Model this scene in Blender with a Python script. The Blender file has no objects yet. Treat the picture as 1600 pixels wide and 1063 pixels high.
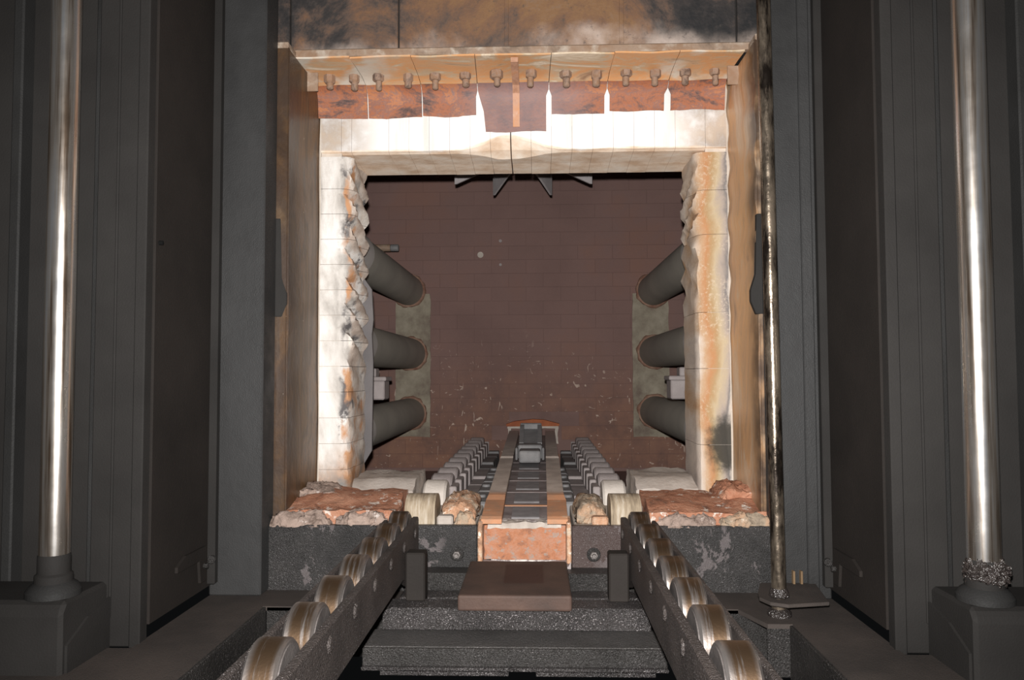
import bpy, bmesh, math, random
from mathutils import Vector, Matrix, noise

random.seed(7)
PI = math.pi
scene = bpy.context.scene
C = scene.collection

# ------------------------------------------------------------------ camera, world, flash, exposure
CAM = Vector((0.053, 0.0, 0.0))
cam_data = bpy.data.cameras.new('camera')
cam_data.sensor_fit = 'HORIZONTAL'
cam_data.sensor_width = 36.0
cam_data.lens = 27.0
cam_data.clip_start = 0.02
cam = bpy.data.objects.new('camera', cam_data)
C.objects.link(cam)
yaw, pitch, roll = math.atan(40 / 1200), math.atan(53.5 / 1200), math.radians(-0.2)
cam.matrix_world = (Matrix.Translation(CAM) @ Matrix.Rotation(yaw, 4, 'Z')
                    @ Matrix.Rotation(PI / 2 + pitch, 4, 'X') @ Matrix.Rotation(roll, 4, 'Z'))
scene.camera = cam

world = bpy.data.worlds.new('world')
scene.world = world
world.use_nodes = True
world.node_tree.nodes['Background'].inputs[0].default_value = (0.9, 0.95, 1.0, 1)
world.node_tree.nodes['Background'].inputs[1].default_value = 0.004

# the pop-up flash of the camera, a few centimetres above the lens: the only light of the photograph
fl = bpy.data.lights.new('camera_flash', 'SPOT')
fl.energy = 440.0
fl.color = (1.0, 0.975, 0.95)
fl.spot_size = math.radians(112)
fl.spot_blend = 0.95
fl.shadow_soft_size = 0.014
flash = bpy.data.objects.new('camera_flash', fl)
C.objects.link(flash)
flash.matrix_world = (Matrix.Translation(CAM + Vector((-0.010, 0.0, 0.076))) @ Matrix.Rotation(yaw * 0.4, 4, 'Z')
                      @ Matrix.Rotation(PI / 2 + math.radians(4.0), 4, 'X'))

scene.view_settings.view_transform = 'Standard'
scene.view_settings.look = 'None'
scene.view_settings.gamma = 1.0
scene.view_settings.exposure = 0.0
scene.view_settings.use_curve_mapping = False


# ------------------------------------------------------------------ material helpers
class NT:
    def __init__(self, name):
        self.m = bpy.data.materials.new(name)
        self.m.use_nodes = True
        self.t = self.m.node_tree
        self.b = self.t.nodes['Principled BSDF']
        self.p = self.t.nodes.new('ShaderNodeNewGeometry').outputs['Position']
        s = self.t.nodes.new('ShaderNodeSeparateXYZ')
        self.t.links.new(self.p, s.inputs[0])
        self.x, self.y, self.z = s.outputs

    def _in(self, sock, v):
        if v is None:
            return
        if isinstance(v, bpy.types.NodeSocket):
            self.t.links.new(v, sock)
        elif isinstance(v, (tuple, list)):
            sock.default_value = tuple(v) + ((1.0,) if len(v) == 3 and sock.type == 'RGBA' else ())
        else:
            sock.default_value = v

    def math(self, op, a, b=None, c=None):
        n = self.t.nodes.new('ShaderNodeMath')
        n.operation = op
        self._in(n.inputs[0], a); self._in(n.inputs[1], b); self._in(n.inputs[2], c)
        return n.outputs[0]

    def smooth(self, v, a, b, lo=0.0, hi=1.0):
        n = self.t.nodes.new('ShaderNodeMapRange')
        n.interpolation_type = 'SMOOTHSTEP'
        if a > b:
            a, b, lo, hi = b, a, hi, lo
        self._in(n.inputs[0], v)
        for i, q in enumerate((a, b, lo, hi)):
            n.inputs[1 + i].default_value = q
        return n.outputs[0]

    def scale(self, s):
        n = self.t.nodes.new('ShaderNodeVectorMath')
        n.operation = 'MULTIPLY'
        self._in(n.inputs[0], self.p)
        n.inputs[1].default_value = s
        return n.outputs[0]

    def noise(self, scale, detail=4.0, rough=0.55, vec=None, dist=0.0):
        n = self.t.nodes.new('ShaderNodeTexNoise')
        self._in(n.inputs['Vector'], vec if vec is not None else self.p)
        n.inputs['Scale'].default_value = scale
        n.inputs['Detail'].default_value = detail
        n.inputs['Roughness'].default_value = rough
        n.inputs['Distortion'].default_value = dist
        return n.outputs['Fac']

    def ramp(self, fac, stops, mode='LINEAR'):
        n = self.t.nodes.new('ShaderNodeValToRGB')
        r = n.color_ramp
        r.interpolation = mode
        while len(r.elements) < len(stops):
            r.elements.new(0.5)
        for e, (p, c) in zip(r.elements, stops):
            e.position = p
            e.color = tuple(c) + (1.0,)
        self._in(n.inputs[0], fac)
        return n.outputs[0]

    def mix(self, fac, a, b):
        n = self.t.nodes.new('ShaderNodeMix')
        n.data_type = 'RGBA'
        self._in(n.inputs[0], fac)
        self._in(n.inputs[6], a); self._in(n.inputs[7], b)
        return n.outputs[2]

    def rnd(self):
        return self.t.nodes.new('ShaderNodeObjectInfo').outputs['Random']

    def done(self, col, rough=0.7, metal=0.0, bump=None, bstr=0.3, bdist=0.004, spec=0.4):
        self._in(self.b.inputs['Base Color'], col)
        self._in(self.b.inputs['Roughness'], rough)
        self._in(self.b.inputs['Metallic'], metal)
        self._in(self.b.inputs['Specular IOR Level'], spec)
        if bump is not None:
            n = self.t.nodes.new('ShaderNodeBump')
            n.inputs['Strength'].default_value = bstr
            n.inputs['Distance'].default_value = bdist
            self._in(n.inputs['Height'], bump)
            self.t.links.new(n.outputs[0], self.b.inputs['Normal'])
        return self.m


def plain(name, a, b, scale=8, rough=0.7, metal=0.0, bscale=120, bstr=0.25, spec=0.4, bdist=0.004):
    n = NT(name)
    col = n.ramp(n.noise(scale, 5), [(0.3, a), (0.7, b)])
    return n.done(col, rough, metal, n.noise(bscale, 3), bstr, bdist, spec)


M = {}
M['soot'] = plain('sooty_grey_steel', (.018, .0175, .017), (.030, .0295, .029), 3, .6, 0, 220, .25, .2)
M['soot_dark'] = plain('dark_sooted_steel', (.021, .0195, .0185), (.030, .028, .0265), 4, .75, 0, 200, .2, .14)
M['soot_brown'] = plain('brown_sooted_plate', (.017, .0145, .013), (.027, .0225, .020), 3, .75, 0, 150, .2, .14)
M['ledge'] = plain('rusty_sooted_ledge', (.040, .034, .031), (.072, .058, .051), 5, .8, 0, 260, .4, .25)
M['pit'] = plain('black_pit', (.004, .004, .004), (.007, .007, .007), 5, .9, 0, 60, .2, .1)


def grit(name, a, b, rough=.42, bs=420, st=.9, spec=.5, glint_grain=.55, gc=(.34, .31, .31)):
    n = NT(name)
    col = n.ramp(n.noise(6, 6, .65), [(.3, a), (.7, b)])
    gr = n.math('MULTIPLY', n.smooth(n.noise(330, 2, .7), .60, .70), n.smooth(n.noise(9, 4), .35, .62, .15, 1.0))  # pale scale grains, painted into the colour to stand for sparkling glints
    col = n.mix(n.math('MULTIPLY', gr, glint_grain), col, gc)
    h = n.math('ADD', n.noise(bs, 2, .6), n.math('MULTIPLY', n.noise(90, 4), .5))
    return n.done(col, rough, 0, h, st, .009, spec)


M['grit'] = grit('gritty_black_scale', (.022, .021, .021), (.05, .048, .048), .42, 420, .55, .4)
M['grit_dull'] = grit('dull_black_scale', (.019, .0175, .0165), (.038, .035, .033), .4, 260, .8, .4)
M['grit_beam'] = grit('coarse_sparkling_scale', (.022, .0195, .019), (.055, .049, .048), .27, 240, 1.0, .75, 1.0, (.5, .46, .46))
M['rail_steel'] = grit('dusty_brown_rail_steel', (.024, .020, .0185), (.055, .045, .041), .5, 260, .7, .3)
M['grit_beam_dull'] = grit('grey_gritty_beam_top', (.045, .042, .040), (.075, .070, .067), .5, 260, .8, .35)
M['grease'] = grit('glossy_black_grease', (.02, .017, .016), (.05, .04, .036), .2, 130, 1.0, .8)
M['bolt'] = plain('dark_worn_bolt', (.10, .09, .085), (.2, .18, .17), 30, .45, .5, 200, .3)
M['cream_edge'] = plain('rusted_strip', (.10, .06, .03), (.2, .13, .07), 9, .7)

# column face: cleaner blue-grey steel
n = NT('column_blue_grey_steel')
col = n.ramp(n.noise(3, 6, .6, n.scale((1, 1, .35))), [(.3, (.022, .0218, .0218)), (.7, (.041, .0405, .0405))])
M['column'] = n.done(col, n.ramp(n.noise(14, 5), [(.3, (.42,) * 3), (.7, (.65,) * 3)]), 0,
                     n.math('ADD', n.noise(260, 3), n.noise(40, 3)), .35, .003, .28)


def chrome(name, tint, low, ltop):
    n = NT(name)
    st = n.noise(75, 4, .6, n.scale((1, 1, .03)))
    c = n.ramp(st, [(.34, (tint[0] * .34, tint[1] * .26, tint[2] * .2)), (.46, (tint[0] * .8, tint[1] * .74, tint[2] * .68)), (.56, tint), (.7, (.78, .8, .84))])  # brown to blue-grey streaks painted in as reflections around the rod
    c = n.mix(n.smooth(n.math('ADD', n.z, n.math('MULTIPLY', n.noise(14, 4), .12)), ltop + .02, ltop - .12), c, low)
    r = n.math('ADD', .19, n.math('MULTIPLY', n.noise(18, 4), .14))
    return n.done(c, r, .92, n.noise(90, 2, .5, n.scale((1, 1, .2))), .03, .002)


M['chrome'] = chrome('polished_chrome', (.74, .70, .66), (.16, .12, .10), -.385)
n = NT('oily_dark_shaft')
c = n.ramp(n.noise(16, 5, .7, n.scale((1, 1, .25))), [(.42, (.035, .027, .022)), (.58, (.36, .29, .22))])
M['oily_rod'] = n.done(c, n.ramp(n.noise(22, 5), [(.3, (.16,) * 3), (.7, (.38,) * 3)]), .8, n.noise(70, 3), .35, .003)

# roller: worn bright steel with brown streaks running over the tread
n = NT('worn_roller_steel')
ob = n.t.nodes.new('ShaderNodeTexCoord').outputs['Object']
sp = n.t.nodes.new('ShaderNodeSeparateXYZ'); n.t.links.new(ob, sp.inputs[0])
wx = n.noise(1.0, 4, .7, n.scale((90, 5, 5)))
band = n.smooth(n.math('ABSOLUTE', n.math('SUBTRACT', sp.outputs[0], 0.002)), .028, .012)
f = n.math('MULTIPLY', band, n.smooth(wx, .30, .48))
c = n.mix(n.noise(1.0, 4, .7, n.scale((60, 14, 14))), (.19, .170, .160), (.36, .33, .315))
c = n.mix(f, c, (.090, .057, .034))
M['roller'] = n.done(c, n.math('ADD', .37, n.math('MULTIPLY', f, .05)), .85, n.noise(160, 3), .12, .003)
M['roller_side'] = plain('grey_roller_flank', (.045, .039, .037), (.10, .088, .083), 22, .6, .2, 200, .3)


def rust(name, dark, mid, warm, pale, s=3.0, pale_amt=.7, rough=.6, bstr=.25, vec=None, darkpos=.42):
    n = NT(name)
    v = n.scale(vec) if vec else None
    a = n.noise(s, 7, .62, v, .6)
    b = n.noise(s * 2.3, 6, .6, v, .3)
    c = n.ramp(a, [(darkpos - .12, dark), (darkpos + .06, mid), (.62, warm), (.78, mid)])
    c = n.mix(n.smooth(b, pale_amt - .1, pale_amt + .14), c, pale)
    fine = n.noise(s * 30, 3)
    c = n.mix(n.smooth(fine, .62, .75, 0, .35), c, dark)
    return n.done(c, rough, 0, n.noise(90, 4), bstr, .004, .4)


# upper steel plates: blue-black scale fading into rust and a paler mottled tone towards the lower edge
n = NT('scaled_rust_plate')
a = n.noise(3.4, 9, .70, None, .35)
side = n.smooth(n.math('ABSOLUTE', n.math('ADD', n.x, -.02)), .16, .62, 0, .17)
a2 = n.math('SUBTRACT', a, n.math('SUBTRACT', side, .06))
c = n.ramp(a2, [(.32, (.016, .016, .017)), (.42, (.038, .032, .030)), (.48, (.10, .066, .050)), (.55, (.165, .088, .050)), (.62, (.205, .110, .052)), (.72, (.20, .135, .10))])
low = n.smooth(n.math('ADD', n.z, n.math('MULTIPLY', n.noise(5, 5), .22)), 1.25, 1.17)
c = n.mix(n.math('MULTIPLY', low, n.smooth(n.noise(4.5, 6, .6), .35, .62, .1, .85)), c, (.52, .42, .36))
c = n.mix(n.smooth(n.noise(30, 6, .75), .54, .68, 0, .7), c, (.06, .05, .046))
M['plate_rust'] = n.done(c, .6, 0, n.noise(120, 4), .25, .003, .4)

M['edge_pale'] = rust('pale_scaled_edge', (.10, .07, .05), (.30, .21, .15), (.26, .16, .10), (.46, .39, .32), 7, .58)
n = NT('tan_soffit_scale')
a = n.noise(5.0, 8, .66, n.scale((.8, 1.8, 1)), .8)
c = n.ramp(a, [(.28, (.22, .12, .07)), (.40, (.52, .34, .20)), (.50, (.62, .30, .12)), (.58, (.50, .38, .25)), (.66, (.74, .62, .48)), (.80, (.80, .76, .70))])
c = n.mix(n.math('MULTIPLY', n.smooth(n.math('ABSOLUTE', n.x), .30, .60), n.smooth(n.noise(5, 4), .48, .62)), c, (.60, .55, .47))
M['soffit'] = n.done(c, .5, 0, n.noise(60, 4), .25, .004, .5)
n = NT('hot_orange_scale')
a = n.noise(7, 9, .72, n.scale((1, 1, 1.9)), .35)
c = n.ramp(a, [(.34, (.040, .030, .030)), (.42, (.17, .085, .065)), (.49, (.36, .125, .055)), (.54, (.23, .115, .090)), (.59, (.44, .165, .065)), (.68, (.20, .14, .135))])
mid = n.smooth(n.math('ABSOLUTE', n.x), .30, .10)
c = n.mix(n.math('MULTIPLY', mid, .75), c, n.ramp(n.noise(6, 5), [(.35, (.19, .145, .15)), (.6, (.30, .20, .19)), (.75, (.42, .20, .13))]))
M['flange'] = n.done(c, .6, 0, n.noise(110, 4), .35, .004, .35)
M['rib'] = rust('pink_orange_rib', (.30, .14, .08), (.52, .29, .19), (.55, .25, .11), (.60, .42, .33), 9)
M['stud'] = rust('tan_burnt_bolt', (.10, .065, .05), (.28, .19, .14), (.26, .15, .09), (.40, .33, .28), 40)


def jamb_steel(name, sgn):
    n = NT(name)
    v = n.scale((1.4, 2.4, .62))
    a = n.noise(3.2, 7, .66, v, 1.0)
    if sgn < 0:
        st = [(.32, (.024, .014, .009)), (.42, (.066, .036, .017)), (.50, (.145, .074, .027)), (.56, (.075, .045, .024)), (.63, (.15, .088, .040)), (.74, (.20, .130, .072))]
    else:
        st = [(.30, (.26, .14, .07)), (.41, (.52, .32, .18)), (.50, (.66, .385, .19)), (.57, (.62, .44, .29)), (.68, (.76, .60, .45))]
    c = n.ramp(a, st)
    front_dark = n.smooth(n.y, 2.56, 2.42)  # darker brown towards the front edge of the lining
    c = n.mix(n.math('MULTIPLY', front_dark, n.smooth(n.noise(9, 5), .3, .6, .4, .95)), c, (.055, .035, .025))
    c = n.mix(n.smooth(n.noise(55, 3), .72, .80, 0, .7), c, (.55, .48, .4))
    return n.done(c, n.ramp(a, [(.3, (.32,) * 3), (.7, (.5,) * 3)]), .15, n.math('ADD', n.noise(5, 3), n.math('MULTIPLY', n.noise(70, 3), .15)), .25, .02, .5)


M['jamb_steel_left'] = jamb_steel('brown_gold_steel_lining', -1)
M['jamb_steel_right'] = jamb_steel('orange_tan_steel_lining', 1)

# white refractory of the door frame
n = NT('white_refractory_left')
g = n.noise(5, 6, .6, n.scale((1.4, 1, .55)), .4)
c = n.ramp(g, [(.34, (.36, .33, .30)), (.46, (.66, .62, .575)), (.56, (.84, .81, .775))])
inn = n.math('ADD', n.math('ABSOLUTE', n.x), n.math('MULTIPLY', n.math('SUBTRACT', n.noise(9, 5, .6, n.scale((1, 1, .8))), .5), .09))
c = n.mix(n.math('MULTIPLY', n.smooth(inn, .672, .648), n.smooth(n.noise(6.5, 5, .7), .50, .60)), c, (.13, .12, .12))
c = n.mix(n.math('MULTIPLY', n.smooth(inn, .652, .640), n.smooth(n.noise(5.4, 5), .48, .58)), c, (.56, .30, .16))
c = n.mix(n.smooth(inn, .632, .618), c, n.ramp(n.noise(11, 6, .6), [(.35, (.44, .35, .29)), (.52, (.62, .53, .46)), (.66, (.82, .77, .70))]))
base = n.smooth(n.math('ADD', n.z, n.math('MULTIPLY', n.noise(7, 4), .2)), -.14, -.28)
c = n.mix(n.math('MULTIPLY', base, .8), c, n.ramp(n.noise(9, 5), [(.36, (.10, .085, .075)), (.52, (.42, .22, .11)), (.7, (.58, .5, .43))]))
topd = n.smooth(n.math('ADD', n.z, n.math('MULTIPLY', n.noise(6, 4), .12)), .80, .90)
c = n.mix(n.math('MULTIPLY', topd, n.smooth(n.noise(7, 5), .40, .6, .1, .7)), c, (.36, .30, .25))
M['brick_left'] = n.done(c, .88, 0, n.math('ADD', n.noise(60, 5), n.noise(240, 2)), .35, .004, .2)

n = NT('banded_refractory_right')
wob = n.math('MULTIPLY', n.math('SUBTRACT', n.noise(2.6, 6, .62, n.scale((2.2, .4, 1.0)), .4), .5), .14)
xx = n.math('ADD', n.x, wob)
t = n.smooth(xx, .600, .745)
n.t.nodes[-1].interpolation_type = 'LINEAR'
c = n.ramp(t, [(.0, (.40, .33, .30)), (.14, (.64, .55, .47)), (.28, (.52, .345, .215)), (.42, (.47, .24, .115)), (.54, (.42, .285, .15)), (.66, (.50, .405, .27)), (.80, (.39, .33, .285)), (.90, (.20, .185, .18)), (.97, (.54, .49, .44))])
spots = n.math('MULTIPLY', n.smooth(n.noise(110, 4, .75), .50, .66), n.smooth(n.noise(5, 4), .40, .6))
c = n.mix(n.math('MULTIPLY', spots, .6), c, (.66, .56, .44))
d = n.t.nodes.new('ShaderNodeVectorMath'); d.operation = 'DISTANCE'
n.t.links.new(n.scale((1, 0, .62)), d.inputs[0]); d.inputs[1].default_value = (.715, 0, -.155)
sootp = n.smooth(n.math('ADD', d.outputs['Value'], n.math('MULTIPLY', n.noise(24, 6, .7), .07)), .115, .072)
c = n.mix(n.math('MULTIPLY', sootp, .95), c, (.045, .042, .035))
M['brick_right'] = n.done(c, .85, 0, n.math('ADD', n.noise(60, 5), n.noise(300, 2)), .35, .004, .25)

n = NT('white_lintel_refractory')
g = n.noise(5, 6, .6, n.scale((2.5, 1, .35)), .2)
c = n.ramp(g, [(.26, (.74, .70, .65)), (.42, (.90, .87, .84)), (.6, (.94, .92, .90))])
ax = n.math('ADD', n.math('ABSOLUTE', n.x), n.math('MULTIPLY', n.noise(6, 5), .12))
c = n.mix(n.math('MULTIPLY', n.smooth(ax, .56, .74), n.smooth(n.noise(6, 6, .65), .36, .60, .2, .9)), c, n.ramp(n.noise(12, 5), [(.35, (.22, .18, .15)), (.6, (.48, .38, .29)), (.75, (.66, .6, .53))]))
u_ = n.math('DIVIDE', n.math('ADD', n.x, .045), .115)
mound = n.math('MULTIPLY', n.math('POWER', 2.718, n.math('MULTIPLY', n.math('MULTIPLY', u_, u_), -1.0)), .056)
lowt = n.smooth(n.math('SUBTRACT', n.math('ADD', n.z, n.math('MULTIPLY', n.noise(9, 5), .03)), mound), .836, .826)
tan = n.ramp(n.noise(10, 6, .6, n.scale((1, 1.5, 1))), [(.34, (.66, .45, .29)), (.5, (.84, .66, .50)), (.68, (.94, .82, .69))])
c = n.mix(n.math('MULTIPLY', lowt, .9), c, tan)  # tan of the grazing light painted onto underside and spalled lower edge
streak = n.smooth(n.noise(1.0, 3, .6, n.scale((30, 1, 3.4))), .70, .74)
c = n.mix(n.math('MULTIPLY', streak, .75), c, (.24, .23, .24))
M['brick_lintel'] = n.done(c, .88, 0, n.math('ADD', n.noise(60, 5), n.noise(220, 2)), .25, .003, .2)
M['mortar'] = plain('grey_mortar', (.50, .43, .36), (.66, .58, .5), 20, .9)

# furnace interior
n = NT('brown_furnace_brick')
a = n.noise(1.7, 6, .6, None, .3)
c = n.ramp(a, [(.3, (.190, .118, .105)), (.55, (.222, .138, .122)), (.75, (.245, .135, .105))])
lowr = n.smooth(n.math('ADD', n.z, n.math('MULTIPLY', n.noise(2.4, 5), .5)), .55, -.25)
c = n.mix(n.math('MULTIPLY', lowr, .65), c, n.ramp(n.noise(7, 6, .65), [(.35, (.135, .076, .056)), (.55, (.25, .125, .078)), (.72, (.32, .165, .095))]))
tint = n.mix(.5, (1, 1, 1), (.9, .95, .97))
c = n.mix(n.math('MULTIPLY', n.rnd(), .22), c, (.165, .105, .094))
fl1 = n.smooth(n.noise(1.0, 2, .5, n.scale((24, 1, 9)), 1.2), .675, .705)
fl2 = n.smooth(n.noise(1.0, 3, .6, n.scale((16, 1, 26)), 2.0), .665, .695)
fm = n.smooth(n.z, .35, -.2)
c = n.mix(n.math('MULTIPLY', n.math('MAXIMUM', fl1, fl2), n.math('MULTIPLY', fm, .8)), c, (.58, .46, .38))
M['furnace_brick'] = n.done(c, .85, 0, n.math('ADD', n.noise(50, 5), n.noise(200, 2)), .3, .003, .2)
M['furnace_joint'] = plain('brown_furnace_joint', (.17, .105, .092), (.21, .130, .114), 9, .9)
n = NT('pale_tube_seat_plaster')
c = n.ramp(n.noise(9, 6, .65), [(.3, (.17, .13, .105)), (.5, (.27, .235, .18)), (.7, (.36, .32, .25))])
M['plaster'] = n.done(c, .9, 0, n.noise(60, 5), .4, .004, .2)
M['tube'] = plain('olive_grey_radiant_tube', (.30, .285, .25), (.40, .375, .325), 4, .75, 0, 160, .2)
M['baffle'] = plain('mauve_grey_baffle', (.12, .11, .11), (.17, .155, .155), 6, .8)
M['tube_collar'] = plain('grey_tube_sleeve', (.42, .40, .38), (.52, .49, .47), 5, .8)
M['alloy'] = plain('mauve_grey_cast_alloy', (.28, .242, .236), (.38, .335, .325), 14, .75, 0, 120, .4)
M['alloy_pale'] = plain('cream_dusted_alloy', (.52, .47, .42), (.66, .60, .54), 16, .85, 0, 90, .45)
M['alloy_dark'] = plain('blue_grey_cast_alloy', (.15, .147, .15), (.235, .227, .226), 18, .6, 0, 120, .35)
M['blade'] = plain('grey_fan_blade', (.26, .235, .235), (.36, .33, .33), 9, .7)
M['red_hood'] = plain('rust_red_casting', (.26, .07, .03), (.40, .13, .05), 16, .8, 0, 80, .3)
M['seal'] = plain('brick_red_seal', (.20, .09, .06), (.34, .22, .16), 30, .85, 0, 80, .4)
M['white_seal'] = plain('white_ceramic_seal', (.36, .31, .27), (.56, .50, .44), 22, .9, 0, 90, .5)
n = NT('guide_strip_alloy')
c = n.ramp(n.noise(12, 6, .6), [(.34, (.46, .385, .34)), (.55, (.60, .515, .455)), (.75, (.72, .64, .58))])
c = n.mix(n.smooth(n.y, 2.74, 2.66), c, n.ramp(n.noise(16, 5), [(.35, (.42, .24, .15)), (.6, (.54, .26, .14)), (.78, (.48, .40, .30))]))
c = n.mix(n.smooth(n.y, 4.0, 4.4), c, (.44, .37, .345))
M['strip'] = n.done(c, .75, 0, n.noise(90, 5), .35, .003, .3)
n = NT('guide_bed_alloy')
c = n.ramp(n.noise(14, 6, .6), [(.34, (.18, .145, .14)), (.6, (.28, .235, .23)), (.78, (.34, .28, .26))])
crust = n.math('MULTIPLY', n.smooth(n.y, 2.56, 2.46), n.smooth(n.noise(40, 5, .7), .42, .58))
c = n.mix(crust, c, (.66, .60, .56))
M['bed'] = n.done(c, .7, 0, n.noise(90, 5), .35, .003, .35)
M['link'] = plain('slate_link_plate', (.19, .182, .188), (.27, .258, .262), 25, .6, 0, 120, .25)


def sill(name, a, b, c_, w, s=11, wp=.62):
    n = NT(name)
    c = n.ramp(n.noise(s, 7, .65, None, .5), [(.30, a), (.46, b), (.60, c_), (.78, b)])
    c = n.mix(n.smooth(n.noise(s * 1.6, 6, .7), wp, wp + .06), c, w)
    return n.done(c, .85, 0, n.math('ADD', n.noise(40, 5), n.noise(150, 4)), .7, .006, .3)


M['sill_orange'] = sill('orange_fired_refractory', (.15, .08, .055), (.36, .155, .09), (.46, .235, .15), (.66, .57, .50), 16, .57)
M['fibre'] = sill('pale_mauve_fibre', (.10, .07, .055), (.28, .21, .175), (.36, .27, .225), (.58, .51, .47), 26, .60)
M['rubble'] = sill('orange_tan_rubble', (.20, .12, .08), (.50, .28, .17), (.50, .40, .30), (.72, .62, .52), 18, .58)
M['rubble_grey'] = sill('grey_tan_rubble', (.14, .11, .085), (.34, .27, .20), (.44, .28, .18), (.58, .48, .38), 20, .62)
M['sill_brick'] = plain('dusty_cream_brick', (.36, .31, .27), (.50, .445, .40), 15, .9, 0, 80, .5)
n = NT('khaki_worn_block')
c = n.ramp(n.noise(1, 5, .65, n.scale((70, 9, 9))), [(.32, (.17, .13, .09)), (.52, (.34, .27, .19)), (.72, (.52, .46, .38))])
M['khaki'] = n.done(c, .8, 0, n.noise(100, 4), .4, .003, .25)
M['mouth_orange'] = sill('orange_mouth_plate', (.20, .105, .075), (.40, .17, .09), (.40, .21, .14), (.32, .24, .20), 26, .56)
n = NT('rust_dusted_black_plate')
c = n.ramp(n.noise(7, 6, .65), [(.34, (.014, .013, .0125)), (.6, (.027, .0245, .0235)), (.75, (.040, .036, .034))])
rx = n.math('MULTIPLY', n.smooth(n.math('ABSOLUTE', n.math('SUBTRACT', n.x, .2)), .26, .16), n.smooth(n.noise(5, 5), .3, .55, .5, 1))
c = n.mix(n.math('MULTIPLY', rx, .8), c, (.070, .045, .040))
pt = n.math('MULTIPLY', n.smooth(n.math('ABSOLUTE', n.x), .20, .27), n.smooth(n.noise(7.0, 7, .68, n.scale((1, 1, .8)), .6), .59, .61))
c = n.mix(n.math('MULTIPLY', pt, .8), c, (.13, .11, .11))
gr = n.math('MULTIPLY', n.smooth(n.noise(330, 2, .7), .62, .70), n.smooth(n.noise(7, 4), .42, .62, .05, 1.0))  # pale grains painted in for the sparkle of the black plate
c = n.mix(n.math('MULTIPLY', gr, .7), c, (.34, .32, .32))
h = n.math('ADD', n.noise(420, 2, .6), n.math('MULTIPLY', n.noise(90, 4), .7))
M['front_plate'] = n.done(c, .38, 0, h, .75, .004, .45)
n = NT('rusty_rest_block')
c = n.ramp(n.noise(9, 6, .6), [(.3, (.042, .028, .023)), (.6, (.072, .043, .033)), (.78, (.10, .063, .048))])
pm = n.math('MULTIPLY', n.smooth(n.math('ABSOLUTE', n.math('SUBTRACT', n.x, .012)), .058, .050), n.smooth(n.math('ABSOLUTE', n.math('SUBTRACT', n.y, 2.17)), .105, .095))
c = n.mix(n.math('MULTIPLY', pm, .8), c, (.042, .018, .013))
M['rest'] = n.done(c, .7, 0, n.noise(160, 4), .4, .003, .3)

# ------------------------------------------------------------------ object helpers
WL = {}


def empty(name, loc, label=None, cat=None, group=None):
    o = bpy.data.objects.new(name, None)
    o.empty_display_size = .05
    C.objects.link(o)
    o.location = loc
    WL[o] = Vector(loc)
    if label:
        tag(o, label, cat, group)
    return o


def tag(o, label, cat, group=None):
    o['label'] = label
    o['category'] = cat
    if group:
        o['group'] = group
    return o


def struct(o, label=None, cat=None):
    o['kind'] = 'structure'
    if label:
        o['label'] = label
        o['category'] = cat
    return o


def mk(name, bm, mat, parent=None, smooth=None):
    """bmesh in world coordinates -> one object with its origin at the base centre"""
    bmesh.ops.recalc_face_normals(bm, faces=bm.faces)
    lo = Vector((1e9,) * 3); hi = Vector((-1e9,) * 3)
    for v in bm.verts:
        for i in range(3):
            lo[i] = min(lo[i], v.co[i]); hi[i] = max(hi[i], v.co[i])
    org = Vector(((lo.x + hi.x) / 2, (lo.y + hi.y) / 2, lo.z))
    bmesh.ops.translate(bm, verts=bm.verts, vec=-org)
    me = bpy.data.meshes.new(name)
    bm.to_mesh(me); bm.free()
    if isinstance(mat, (list, tuple)):
        for q in mat:
            me.materials.append(M[q])
    else:
        me.materials.append(M[mat])
    if smooth is not None:
        me.polygons.foreach_set('use_smooth', [True] * len(me.polygons))
        me.set_sharp_from_angle(angle=math.radians(smooth))
    o = bpy.data.objects.new(name, me)
    C.objects.link(o)
    WL[o] = org
    if parent:
        o.parent = parent
        o.location = org - WL[parent]
    else:
        o.location = org
    return o


def clone(src, parent, loc):
    """copy of a single mesh object under parent, at a world location"""
    o = src.copy()
    C.objects.link(o)
    o.parent = parent
    WL[o] = Vector(loc)
    o.location = Vector(loc) - (WL[parent] if parent else Vector())
    return o


def B(x0, x1, y0, y1, z0, z1, bev=0.0, bm=None, seg=1):
    nb = bmesh.new()
    bmesh.ops.create_cube(nb, size=1)
    for v in nb.verts:
        v.co = Vector((x0 + (v.co.x + .5) * (x1 - x0), y0 + (v.co.y + .5) * (y1 - y0), z0 + (v.co.z + .5) * (z1 - z0)))
    if bev:
        bmesh.ops.bevel(nb, geom=list(nb.edges), offset=bev, segments=seg, affect='EDGES', profile=.5)
    return join(bm, nb)


def join(bm, nb):
    if bm is None:
        return nb
    me = bpy.data.meshes.new('tmp')
    nb.to_mesh(me); nb.free()
    bm.from_mesh(me)
    bpy.data.meshes.remove(me)
    return bm


def PR(poly, axis, a, b, bm=None, bev=0.0):
    """prism: poly in the two other axes (in x,y,z order), from a to b along axis"""
    nb = bmesh.new()

    def P(p, t):
        return {'x': (t, p[0], p[1]), 'y': (p[0], t, p[1]), 'z': (p[0], p[1], t)}[axis]
    v0 = [nb.verts.new(P(p, a)) for p in poly]
    v1 = [nb.verts.new(P(p, b)) for p in poly]
    nb.faces.new(v0); nb.faces.new(v1[::-1])
    k = len(poly)
    for i in range(k):
        nb.faces.new((v0[i], v1[i], v1[(i + 1) % k], v0[(i + 1) % k]))
    if bev:
        bmesh.ops.bevel(nb, geom=list(nb.edges), offset=bev, segments=1, affect='EDGES', profile=.5)
    return join(bm, nb)


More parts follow.
